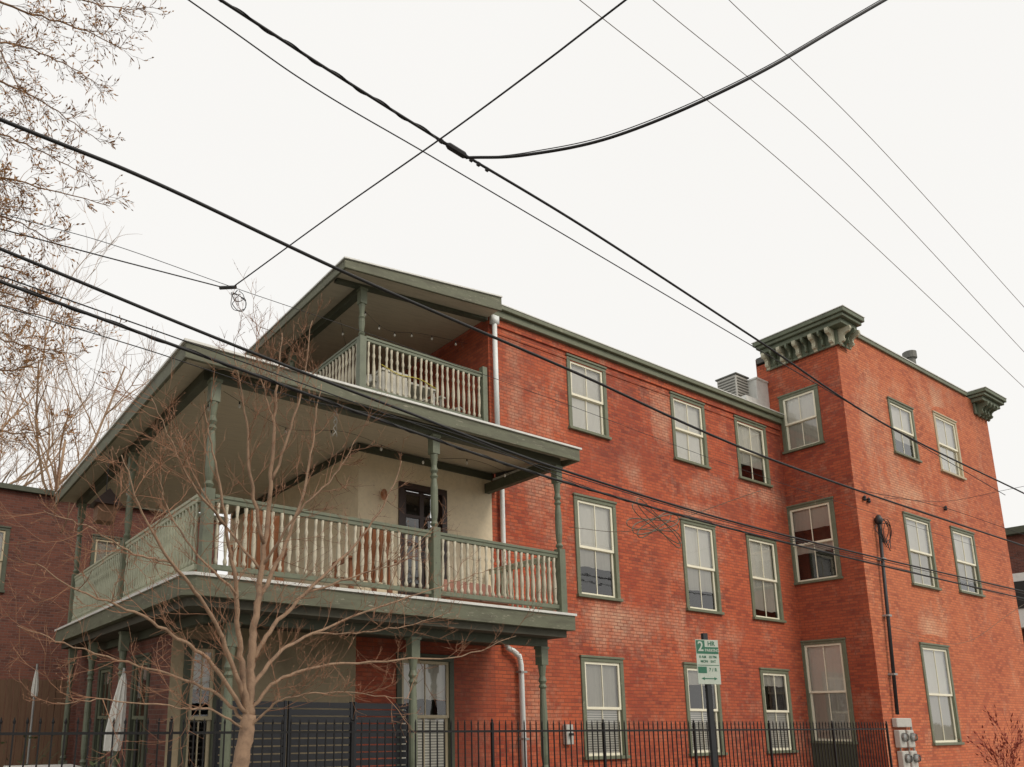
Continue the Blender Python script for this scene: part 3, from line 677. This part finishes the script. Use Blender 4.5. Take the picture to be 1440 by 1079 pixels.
# ------------------------------------------------------------------ string lights on porch
def bulbs(pts,label,n=9):
    w=crom(pts,8);s=thing('string_lights',label,'string lights',w[0])
    MB().tube(w,.004,4).build('cord','cable',s)
    for k in range(n):
        p=w[int((k+.5)/n*(len(w)-1))]
        b=MB().lathe([(.010,0),(.013,-.04),(.010,-.045)],p,6).build('socket','cable',s)
        MB().lathe([(.010,-.045),(.022,-.068),(.020,-.09),(.006,-.105)],p,8).build('bulb','curtg',b,smooth=True)
bulbs([(3.7,10,6.2),(4.8,10.2,5.95),(6,10.4,6.2),(7.3,10.3,6.0),(8.6,10.3,6.2),(9.7,10.2,6.0)],'string lights with pale bulbs under the front of the lower porch roof',n=7)
bulbs([(3.6,10,6.2),(3.7,11.6,5.95),(3.6,13,6.2),(3.7,15,5.95),(3.6,17,6.2)],'string lights with pale bulbs under the left side of the lower porch roof',n=6)
bulbs([(7.0,11.8,9.5),(7.8,12,9.3),(8.8,12.2,9.6),(9.9,12,9.6)],'string lights with pale bulbs under the upper porch roof',n=6)
bulbs([(7.0,12.5,9.5),(7.8,13.4,9.2),(8.8,14,9.4),(9.9,14.5,9.5)],'second string of lights further back under the upper porch roof',n=5)
t=thing('birdhouse','small brown birdhouse hanging under the left porch eave','birdhouse',P(147,722,x=3.0))
c=wloc(t)
MB().box(c.x-.15,c.x+.15,c.y-.16,c.y+.16,c.z-.17,c.z+.15).build('body','fwood',t)
MB().prism([(c.x-.25,c.y-.25,c.z+.12),(c.x+.25,c.y-.25,c.z+.12),(c.x,c.y-.25,c.z+.4)],(0,.5,0)).build('roof','door',t)
MB().tube([(c.x,c.y,c.z+.38),(c.x,c.y,6.2)],.008,4).build('cord','cable',t)
c=P(472,575,y=9.5);t=thing('wind_spinner','thin pale twisted spinner hanging from the middle of the porch eave','ornament',c)
m=MB();n=24
for s in (0,1):
    m.tube([c+Vector((.025*math.cos(i*.55+s*3.14),.025*math.sin(i*.55+s*3.14),-.02-i*.018)) for i in range(n)],.005,4)
m.build('spiral','galv',t);MB().tube([c+Vector((0,0,.12)),c],.003,4).build('cord','cable',t)
# ------------------------------------------------------------------ chairs on decks
def chair(x,y,z,rz,mt,label,group=None):
    t=thing('deck_chair',label,'chair',(x,y,z),group)
    t.rotation_euler=(0,0,rz)
    def b(mb,n): return loc_build(mb,n,mt,t)
    m=MB()
    for k in range(5): m.hexa([(-.27,-.3+k*.12,.40-k*.025),(.27,-.3+k*.12,.40-k*.025),(.27,-.2+k*.12,.38-k*.025),(-.27,-.2+k*.12,.38-k*.025),(-.27,-.3+k*.12,.42-k*.025),(.27,-.3+k*.12,.42-k*.025),(.27,-.2+k*.12,.40-k*.025),(-.27,-.2+k*.12,.40-k*.025)])
    b(m,'seat')
    m=MB()
    for k in range(5):
        a=-.26+k*.107;h=1.08+(.09 if k==2 else .06 if k in(1,3) else 0)
        m.hexa([(a,.26,.3),(a+.09,.26,.3),(a+.09,.29,.3),(a,.29,.3),(a,.5,h),(a+.09,.5,h),(a+.09,.53,h),(a,.53,h)])
    b(m,'backrest')
    for s in(-1,1):
        b(MB().box(s*.36-.07,s*.36+.07,-.34,.42,.6,.63),'armrest')
        b(MB().box(s*.33-.035,s*.33+.035,-.3,-.24,0,.6),'leg');b(MB().box(s*.33-.035,s*.33+.035,.3,.36,0,.6),'leg')
    return t
chair(4.6,10.6,3.41,math.radians(160),'wood','brown slatted wooden chair behind the porch railing, nearest the corner post')
chair(6.3,10.35,3.41,math.radians(172),'wood','brown slatted wooden chair nearest the middle porch post')
chair(4.0,12.6,3.41,math.radians(80),'wood','brown slatted wooden chair behind the left side railing of the lower porch')
chair(7.9,12.3,D3,math.radians(0),'canvas','pale chair on the upper porch, left of the white table')
chair(9.35,12.3,D3,math.radians(20),'canvas','pale chair on the upper porch, right of the white table')
t=thing('kettle_grill','dark covered grill at the far left corner of the lower porch','grill',(3.9,16.4,3.41))
MB().lathe([(.05,.72),(.24,.78),(.34,.94),(.33,1.14),(.22,1.3),(.04,1.36),(.03,1.42)],(3.9,16.4,3.41),14).build('bowl','hdr',t,smooth=True)
for k in range(3):
    a=k*2.09;MB().tube([(3.9+.12*math.cos(a),16.4+.12*math.sin(a),4.2),(3.9+.3*math.cos(a),16.4+.3*math.sin(a),3.41)],.015,6).build('leg','hdr',t)
def pot(x,y,z,h,label):
    t=thing('potted_plant',label,'plant',(x,y,z));MB().lathe([(.1,0),(.15,.26),(.17,.26),(.17,.3),(.13,.3),(.12,.25)],(x,y,z),12).build('pot','pot',t)
    m=MB()
    for i in range(70):
        dd=rdir();dd.z=abs(dd.z)+.5;dd.normalize();e=Vector((x,y,z+.28))+dd*random.uniform(.1,h);a=rdir()*.05;b=rdir()*.03
        m.quad(e-a,e+b,e+a,e-b)
    for i in range(7):
        dd=rdir();dd.z=abs(dd.z)+.7;dd.normalize();m.tube([(x,y,z+.25),Vector((x,y,z+.28))+dd*h*.8],.005,3)
    m.build('foliage','leaf',t)
pot(3.75,14.6,4.0,.5,'leafy potted plant above the left side railing of the lower porch')
MB().box(3.5,4.0,14.3,14.9,3.41,3.99).build('plant_stand','fwood');tag(bpy.data.objects['plant_stand'],'wooden block stand under the potted plant on the lower porch','stand')
t=thing('porch_cabinet','dark cabinet standing behind the left side railing of the lower porch','cabinet',(4.3,15.6,3.41))
MB().box(4.0,4.6,15.2,15.95,3.41,4.95).build('body','hdr',t,bevel=.01);MB().box(3.97,4.63,15.17,15.98,4.952,5.0).build('top','door',t)
t=thing('patio_table','white table behind the railing of the upper porch','table',(8.6,12.2,D3))
MB().box(8.2,9.0,11.9,12.6,D3+.72,D3+.76).build('tabletop','canvas',t)
for sx in(8.25,8.92):
    for sy in(11.95,12.5): MB().box(sx,sx+.05,sy,sy+.05,D3,D3+.72).build('leg','canvas',t)
t=thing('storage_box','white storage box against the railing of the upper porch','box',(8.0,11.95,D3))
MB().box(7.55,8.15,11.75,12.05,D3,D3+.75).build('body','canvas',t,bevel=.02);MB().box(7.53,8.17,11.73,12.07,D3+.752,D3+.8).build('lid','canvas',t)
MB().tube(crom([(7.4,YM-.045,8.25),(7.8,YM-.045,8.15),(8.3,YM-.045,8.18),(8.7,YM-.045,8.08)],6),.009,5).build('ribbon','yellow');tag(bpy.data.objects['ribbon'],'thin yellow ribbon tied along the upper porch railing','ribbon')
t=thing('porch_sofa','low outdoor sofa with faded pink cushions at right end of the lower porch','sofa',(8.7,11.1,3.41))
MB().box(8.1,9.6,10.5,11.1,3.41,3.65).build('frame','wood',t);MB().box(8.15,8.85,10.45,11.0,3.652,3.8).build('cushion','cush',t,bevel=.03);MB().box(8.87,9.55,10.45,11.0,3.652,3.8).build('cushion','cush',t,bevel=.03)
MB().box(8.1,9.6,11.02,11.14,3.66,4.1).build('backrest','cush',t,bevel=.03)
# ------------------------------------------------------------------ umbrellas, fence, left yard
def umbrella(u,v,y,zt,label,s=1,tilt=.06):
    p=P(u,v,y=y);t=thing('patio_umbrella',label,'umbrella',(p.x,p.y,0),None)
    MB().tube([(p.x,p.y,0),(p.x+tilt,p.y,zt+.08)],.022,8).build('pole','galv',t)
    m=MB();n=16;prof=[(.03,0),(.07,-.15),(.13,-.6),(.17,-1.1),(.15,-1.4),(.06,-1.42)]
    for r,z_ in prof:
        for j in range(n):
            a=2*math.pi*j/n;q=r*s*(1 if j%2 else .62)
            m.v.append(Vector((p.x+tilt*(1+z_/zt)+q*math.cos(a),p.y+q*math.sin(a),zt+z_*s)))
    for i in range(len(prof)-1):
        for j in range(n):
            j2=(j+1)%n;m.f.append((i*n+j,i*n+j2,(i+1)*n+j2,(i+1)*n+j))
    m.build('canopy','canvas',t)
umbrella(156,1000,12.2,2.25,'folded white patio umbrella under the left side of the porch',.82,.15)
umbrella(46,1000,17,2.55,'smaller folded white umbrella by the wooden fence at the left edge',.4,0)
bf=thing('board_fence','weathered brown wooden board fence at the lower left','fence',(0,18.5,0))
m=MB();x=-4
while x<3.6: m.box(x,x+.13,18.5,18.525,.05,2.35+.05*random.random());x+=.142
m.build('board_panel','fwood',bf)
for x in(-3.8,-1.4,1,3.3): MB().box(x,x+.1,18.53,18.63,0,2.4).build('post','fwood',bf)
def gtable(x,y):
    t=thing('garden_table','garden table under a white cloth beneath the left side of the porch','table',(x,y,0))
    MB().box(x-.5,x+.5,y-.4,y+.4,.74,.78).build('tabletop','fwood',t)
    m=MB();m.box(x-.53,x+.53,y-.43,y+.43,.782,.79);m.box(x-.53,x+.53,y-.435,y-.43,.55,.781);m.box(x-.535,x-.53,y-.43,y+.43,.55,.781);m.build('cloth','canvas',t)
    for a in(-.42,.38):
        for b in(-.32,.28): MB().box(x+a,x+a+.05,y+b,y+b+.05,0,.74).build('leg','fwood',t)
gtable(2.5,14.2)
pot(2.9,11.2,0,1.0,'leafy plant in a terracotta pot on the ground beneath the porch corner')
pot(2.4,16.3,.0,1.3,'taller leafy potted plant on the ground near the board fence')
# background brick house left
bh=thing('brown_brick_house','dark brown brick house behind the yard at the left edge','house',(0,24,0))
wl=[[2.0,2.75,5.0,6.9],[2.0,2.75,1.8,3.6],[5,5.9,5.2,7.0]]
wallmesh('wall','brick_bg','y',24,-12,9,0,8.0,[H(w) for w in wl],parent=bh)
wallmesh('wall','brick_bg','x',9,24,34,0,8.0,[],parent=bh)
for w in wl: window('y',24,w,'curtg',None,casing='trimd',sashm='tan',parent=bh)
MB().box(-12.2,9.2,23.85,34,8.002,8.15).build('roof','trimd',bh)
rh=thing('distant_house','brown house with white bay seen past the right end of the brick wall','house',(52,14,0))
MB().box(46,60,9,22,0,10.6).build('wall','brick_bg',rh);MB().box(45.6,60.4,8.6,22.4,10.61,10.95).build('roof','trimd',rh)
bay=MB().box(45.2,45.99,11.5,15.5,6.0,8.6).build('bay','white',rh)
for yy in(12,13.4): MB().box(45.15,45.198,yy,yy+1,6.9,8.2).build('window','dark',bay)
for zz in (1.5,3.9):
    for yy in(11,13.5,16): MB().box(45.9,45.995,yy,yy+1,zz,zz+1.6).build('window','dark',rh)
# ------------------------------------------------------------------ trees
def twig(mb,bud,p,d,L,r,depth,up=.25,wob=.25,tips=None,k=3,nb=3,br=.018,bp_=.75):
    n=4 if depth>0 else 3;pts=[p.copy()];dd=d.copy();q=p.copy()
    for i in range(n):
        dd=(dd+rdir()*wob+Vector((0,0,up))*.3).normalized();q=q+dd*(L/n);pts.append(q.copy())
    mb.tube(pts,[r*(1-.6*i/n) for i in range(n+1)],k)
    if bud is not None and depth<=0:
        for i in range(1,n+1):
            if random.random()<bp_:
                c=pts[i];e=dd*br*1.1+rdir()*br*.4;f=rdir()*br*.4
                bud.quad(c,c+e*.6+f,c+e*1.6,c+e*.6-f)
    if depth>0:
        for i in range(nb):
            t=random.uniform(.2,1);j=min(n-1,int(t*n));s=pts[j].lerp(pts[j+1],t*n-j)
            sd=((pts[j+1]-pts[j]).normalized()+rdir()*.85).normalized()
            twig(mb,bud,s,sd,L*random.uniform(.45,.75),max(.0025,r*.65),depth-1,up,wob,None,k,nb,br,bp_)
def limb(mb,tw,bud,pts,r0,r1,nt,tl,depth,up,tr=.006,k=6,nb=3,br=.018,start=.15,bp_=.75):
    w=crom(pts,6);n=len(w)
    w=[p+rdir()*.014 for p in w]
    mb.tube(w,[r0+(r1-r0)*i/(n-1) for i in range(n)],k)
    for i in range(nt):
        t=start+(1-start)*(i+random.random())/nt;t=min(t,.999);f=t*(n-1);j=int(f);s=w[j].lerp(w[min(j+1,n-1)],f-j)
        d=(w[min(j+1,n-1)]-w[j]).normalized();sd=(d*.8+rdir()*.9).normalized()
        twig(tw,bud,s,sd,tl*random.uniform(.5,1.25)*(1.1-.4*t),tr*random.uniform(.8,1.2),depth,up,.22,None,3,nb,br,bp_)
def PL(l): return [P(u,v,y=y) for u,v,y in l]
b0=P(338,1079,y=8)
ft=thing('bare_tree','leafless young tree with brown twigs spreading in front of the porch','tree',(b0.x,b0.y,0))
tm=MB();tw=MB();bd=MB();br=MB()
trunk=[Vector((b0.x-.03,8,-.01)),Vector((b0.x-.02,8,.6)),b0]+PL([(345,1040,8),(350,1005,8)])
c=crom(trunk,5);n=len(c);tm.tube([p+rdir()*.007 for p in c],[(.098-.022*i/(n-1))*random.uniform(.95,1.07) for i in range(n)],10)
limbs=[([(350,1008,8),(352,960,8),(354,910,8),(361,860,8),(368,800,8),(379,700,8.05),(385,600,8.1),(390,530,8.1),(397,470,8.2)],.058,.007),
([(349,1015,8),(343,960,7.95),(336,900,7.9),(330,815,7.8),(318,740,7.7),(302,650,7.6),(288,570,7.6)],.042,.005),
([(345,990,8),(318,910,7.8),(288,850,7.6),(240,790,7.3),(195,710,7.1),(172,640,7.0)],.03,.005),
([(347,1005,8),(300,935,7.8),(250,898,7.6),(190,862,7.4),(110,830,7.2),(50,790,7)],.026,.004),
([(347,1020,8),(310,980,8.1),(260,957,8.3),(180,932,8.6),(90,905,8.8),(25,880,9)],.022,.004),
([(361,850,8),(402,765,8.2),(430,680,8.3),(442,600,8.4),(452,540,8.4)],.029,.005),
([(353,930,8),(385,880,8),(430,835,8.0),(500,765,8.1),(545,700,8.1),(565,650,8.2)],.03,.005),
([(352,970,8),(390,920,8.1),(440,892,8.3),(530,855,8.6),(620,825,8.7),(690,800,8.8)],.026,.004),
([(351,1000,8),(390,958,7.9),(450,938,7.8),(560,928,7.6),(650,922,7.5),(725,895,7.4)],.023,.004),
([(347,1030,8),(380,995,7.8),(420,978,7.5),(500,975,7.2),(580,985,7.0)],.016,.003),
([(370,765,8),(352,670,7.9),(345,580,7.8),(328,500,7.8)],.024,.005),
([(382,680,8.05),(410,600,8.0),(428,530,8.0),(438,450,8)],.02,.005),
([(318,740,7.7),(270,680,7.5),(240,620,7.4),(215,560,7.4)],.016,.004),
([(366,800,8),(310,730,8.4),(265,650,8.6),(250,600,8.7)],.018,.004),
([(346,1025,8),(300,1000,7.8),(250,995,7.5),(150,985,7.2),(80,990,7)],.014,.003),
([(366,800,8),(420,720,7.6),(470,670,7.4),(500,620,7.3)],.018,.004),
([(240,790,7.3),(190,780,7.2),(120,740,7.1),(60,720,7)],.013,.003),
([(430,835,8),(500,810,8),(560,790,8),(610,740,8)],.015,.003),
([(386,600,8.1),(372,550,8.1),(362,500,8.1),(366,450,8.1)],.013,.003),
([(333,835,7.8),(270,770,7.9),(230,700,8),(225,640,8)],.016,.003),
([(440,892,8.3),(500,890,8),(570,880,7.8),(640,860,7.7)],.012,.003)]
for l,a,b_ in limbs: limb(br,tw,bd,PL(l),a,b_,14,.6,2,.35,.0046,7,3,.014,bp_=.35)
tm.build('trunk','bark',ft,smooth=True);br.build('branches','bark',ft,smooth=True);tw.build('twigs','twig',ft);bd.build('buds','twig',ft)
bt_=thing('budding_tree','tree with budding twigs reaching in at the upper left','tree',(-2.2,9,0))
tm=MB();tw=MB();bd=MB();br=MB()
tr_=[Vector((-2.2,9,-.01)),Vector((-2.15,9,3)),Vector((-2.0,9,6)),Vector((-1.9,9,9)),Vector((-1.7,9,12.5))]
c=crom(tr_,6);n=len(c);tm.tube(c,[.22-.15*i/(n-1) for i in range(n)],10)
def onTrunk(z):
    z=max(1,min(12,z));
    for a,b in zip(tr_,tr_[1:]):
        if a.z<=z<=b.z:return a.lerp(b,(z-a.z)/(b.z-a.z))
for l in ([(0,-60),(60,-20),(130,5),(205,15)],[(-60,-10),(30,15),(110,40),(180,70)],[(-80,60),(10,60),(80,85),(140,120)],[(-80,110),(0,115),(70,150),(140,200)],
          [(-80,180),(-10,185),(60,215),(130,250)],[(-80,240),(-20,245),(50,262),(155,290)],[(-80,300),(-30,300),(20,310),(80,345)],[(-60,-80),(30,-70),(100,-50),(150,-20)],
          [(-80,30),(-20,50),(20,110),(50,190)],[(-80,360),(-30,365),(20,380),(60,400)],[(-90,150),(-40,170),(-5,230),(20,300)],[(-90,520),(-40,515),(20,520),(60,505)],
          [(-90,430),(-30,425),(40,440),(130,465)],[(-90,470),(-30,470),(30,485),(110,500)],[(-90,610),(-30,600),(40,610),(100,590)],[(-90,400),(-30,400),(30,420),(90,430)]):
    yy=9+random.uniform(-.8,.8)
    pts=[P(u,v,y=yy) for u,v in l]
    limb(br,tw,bd,[onTrunk(pts[0].z-.5)]+pts,.020,.004,22,.36,2,.08,.0034,5,3,.026,start=.4,bp_=.8)
tm.build('trunk','bark2',bt_,smooth=True);br.build('branches','bark2',bt_,smooth=True);tw.build('twigs','bark2',bt_);bd.build('buds','bud',bt_)
def bigtree(x,y,h,label,seed,spread=1,nm=10,nk=3):
    random.seed(seed);t=thing('bare_background_tree',label,'tree',(x,y,0))
    tm=MB();br=MB()
    c=crom([(x,y,0),(x+.2,y,h*.2),(x-.1,y,h*.4),(x+.1,y,h*.7)],6);n=len(c);tm.tube(c,[.18-.14*i/(n-1) for i in range(n)],8)
    def g(p,d,L,r,dep):
        n=5;pts=[p];q=p
        dd=d
        for i in range(n):
            dd=(dd+rdir()*.2+Vector((0,0,.1))).normalized();q=q+dd*(L/n);pts.append(q)
        br.tube(pts,[r*(1-.55*i/n) for i in range(n+1)],4 if dep>1 else 3)
        if dep>0:
            for i in range(nk):
                t_=random.uniform(.25,1);j=min(n-1,int(t_*n));s=pts[j].lerp(pts[j+1],t_*n-j)
                g(s,((pts[j+1]-pts[j]).normalized()+rdir()*.75*spread).normalized(),L*random.uniform(.5,.75),max(.007,r*.5),dep-1)
    for i in range(nm):
        p=c[int(n*.25+(n*.75-1)*i/nm)];a=i*2.4+seed
        g(p,Vector((math.cos(a)*spread,math.sin(a)*spread,.9)).normalized(),h*.32,.055,4)
    tm.build('trunk','bark3',t,smooth=True);br.build('crown','bark3',t)
bigtree(-.5,27,18.5,'tall bare tree behind the brown brick house at the far left edge',3,nm=12)
bigtree(4.2,26,15,'bare tree beyond the yard just left of the porch roof',5,nm=12)
bigtree(1.8,34,20,'furthest bare tree, between the other two at the left',8,.9,nm=12)
rs=thing('red_shrub','small reddish leafless shrub at the lower right corner','shrub',(22.5,7.5,0))
random.seed(4);m=MB();bd=MB()
c=P(1414,1070,y=7.9)
rs.location=(c.x,7.9,0)
for i in range(9):
    a=random.uniform(0,6.28);twig(m,bd,Vector((c.x+random.uniform(-.15,.15),7.9,0)),Vector((math.cos(a)*.3,math.sin(a)*.3,1)).normalized(),random.uniform(.85,1.15),.009,2,.6,.16,None,3,3,.06,.9)
m.build('branches','red',rs);bd.build('leaves','red',rs)
# ------------------------------------------------------------------ light
w=bpy.data.worlds.new('World');SC.world=w;w.use_nodes=True;N=w.node_tree.nodes;L=w.node_tree.links
bg=N['Background'];sky=N.new('ShaderNodeTexSky');sky.sky_type='NISHITA';sky.sun_disc=False
sky.sun_elevation=math.radians(48);sky.sun_rotation=math.radians(160);sky.dust_density=3;sky.air_density=1.5
mx=N.new('ShaderNodeMix');mx.data_type='RGBA';mx.inputs[0].default_value=.95
tc=N.new('ShaderNodeTexCoord');nz=N.new('ShaderNodeTexNoise');nz.inputs['Scale'].default_value=1.2;nz.inputs['Detail'].default_value=3;L.new(tc.outputs['Generated'],nz.inputs['Vector'])
cm=N.new('ShaderNodeMix');cm.data_type='RGBA';L.new(nz.outputs['Fac'],cm.inputs[0]);cm.inputs[6].default_value=(9.6,9.4,9.05,1);cm.inputs[7].default_value=(10.1,9.95,9.65,1)
L.new(sky.outputs[0],mx.inputs[6]);L.new(cm.outputs[2],mx.inputs[7]);L.new(mx.outputs[2],bg.inputs[0]);bg.inputs[1].default_value=.1
sl=bpy.data.lights.new('sun','SUN');sl.energy=1.5;sl.angle=math.radians(20);sl.color=(1,.92,.80)
so=bpy.data.objects.new('sun',sl);COL.objects.link(so)
sd=Vector((.25,-.8,.75));so.rotation_euler=sd.to_track_quat('Z','Y').to_euler()
SC.view_settings.view_transform='Standard';SC.view_settings.look='None';SC.view_settings.exposure=0
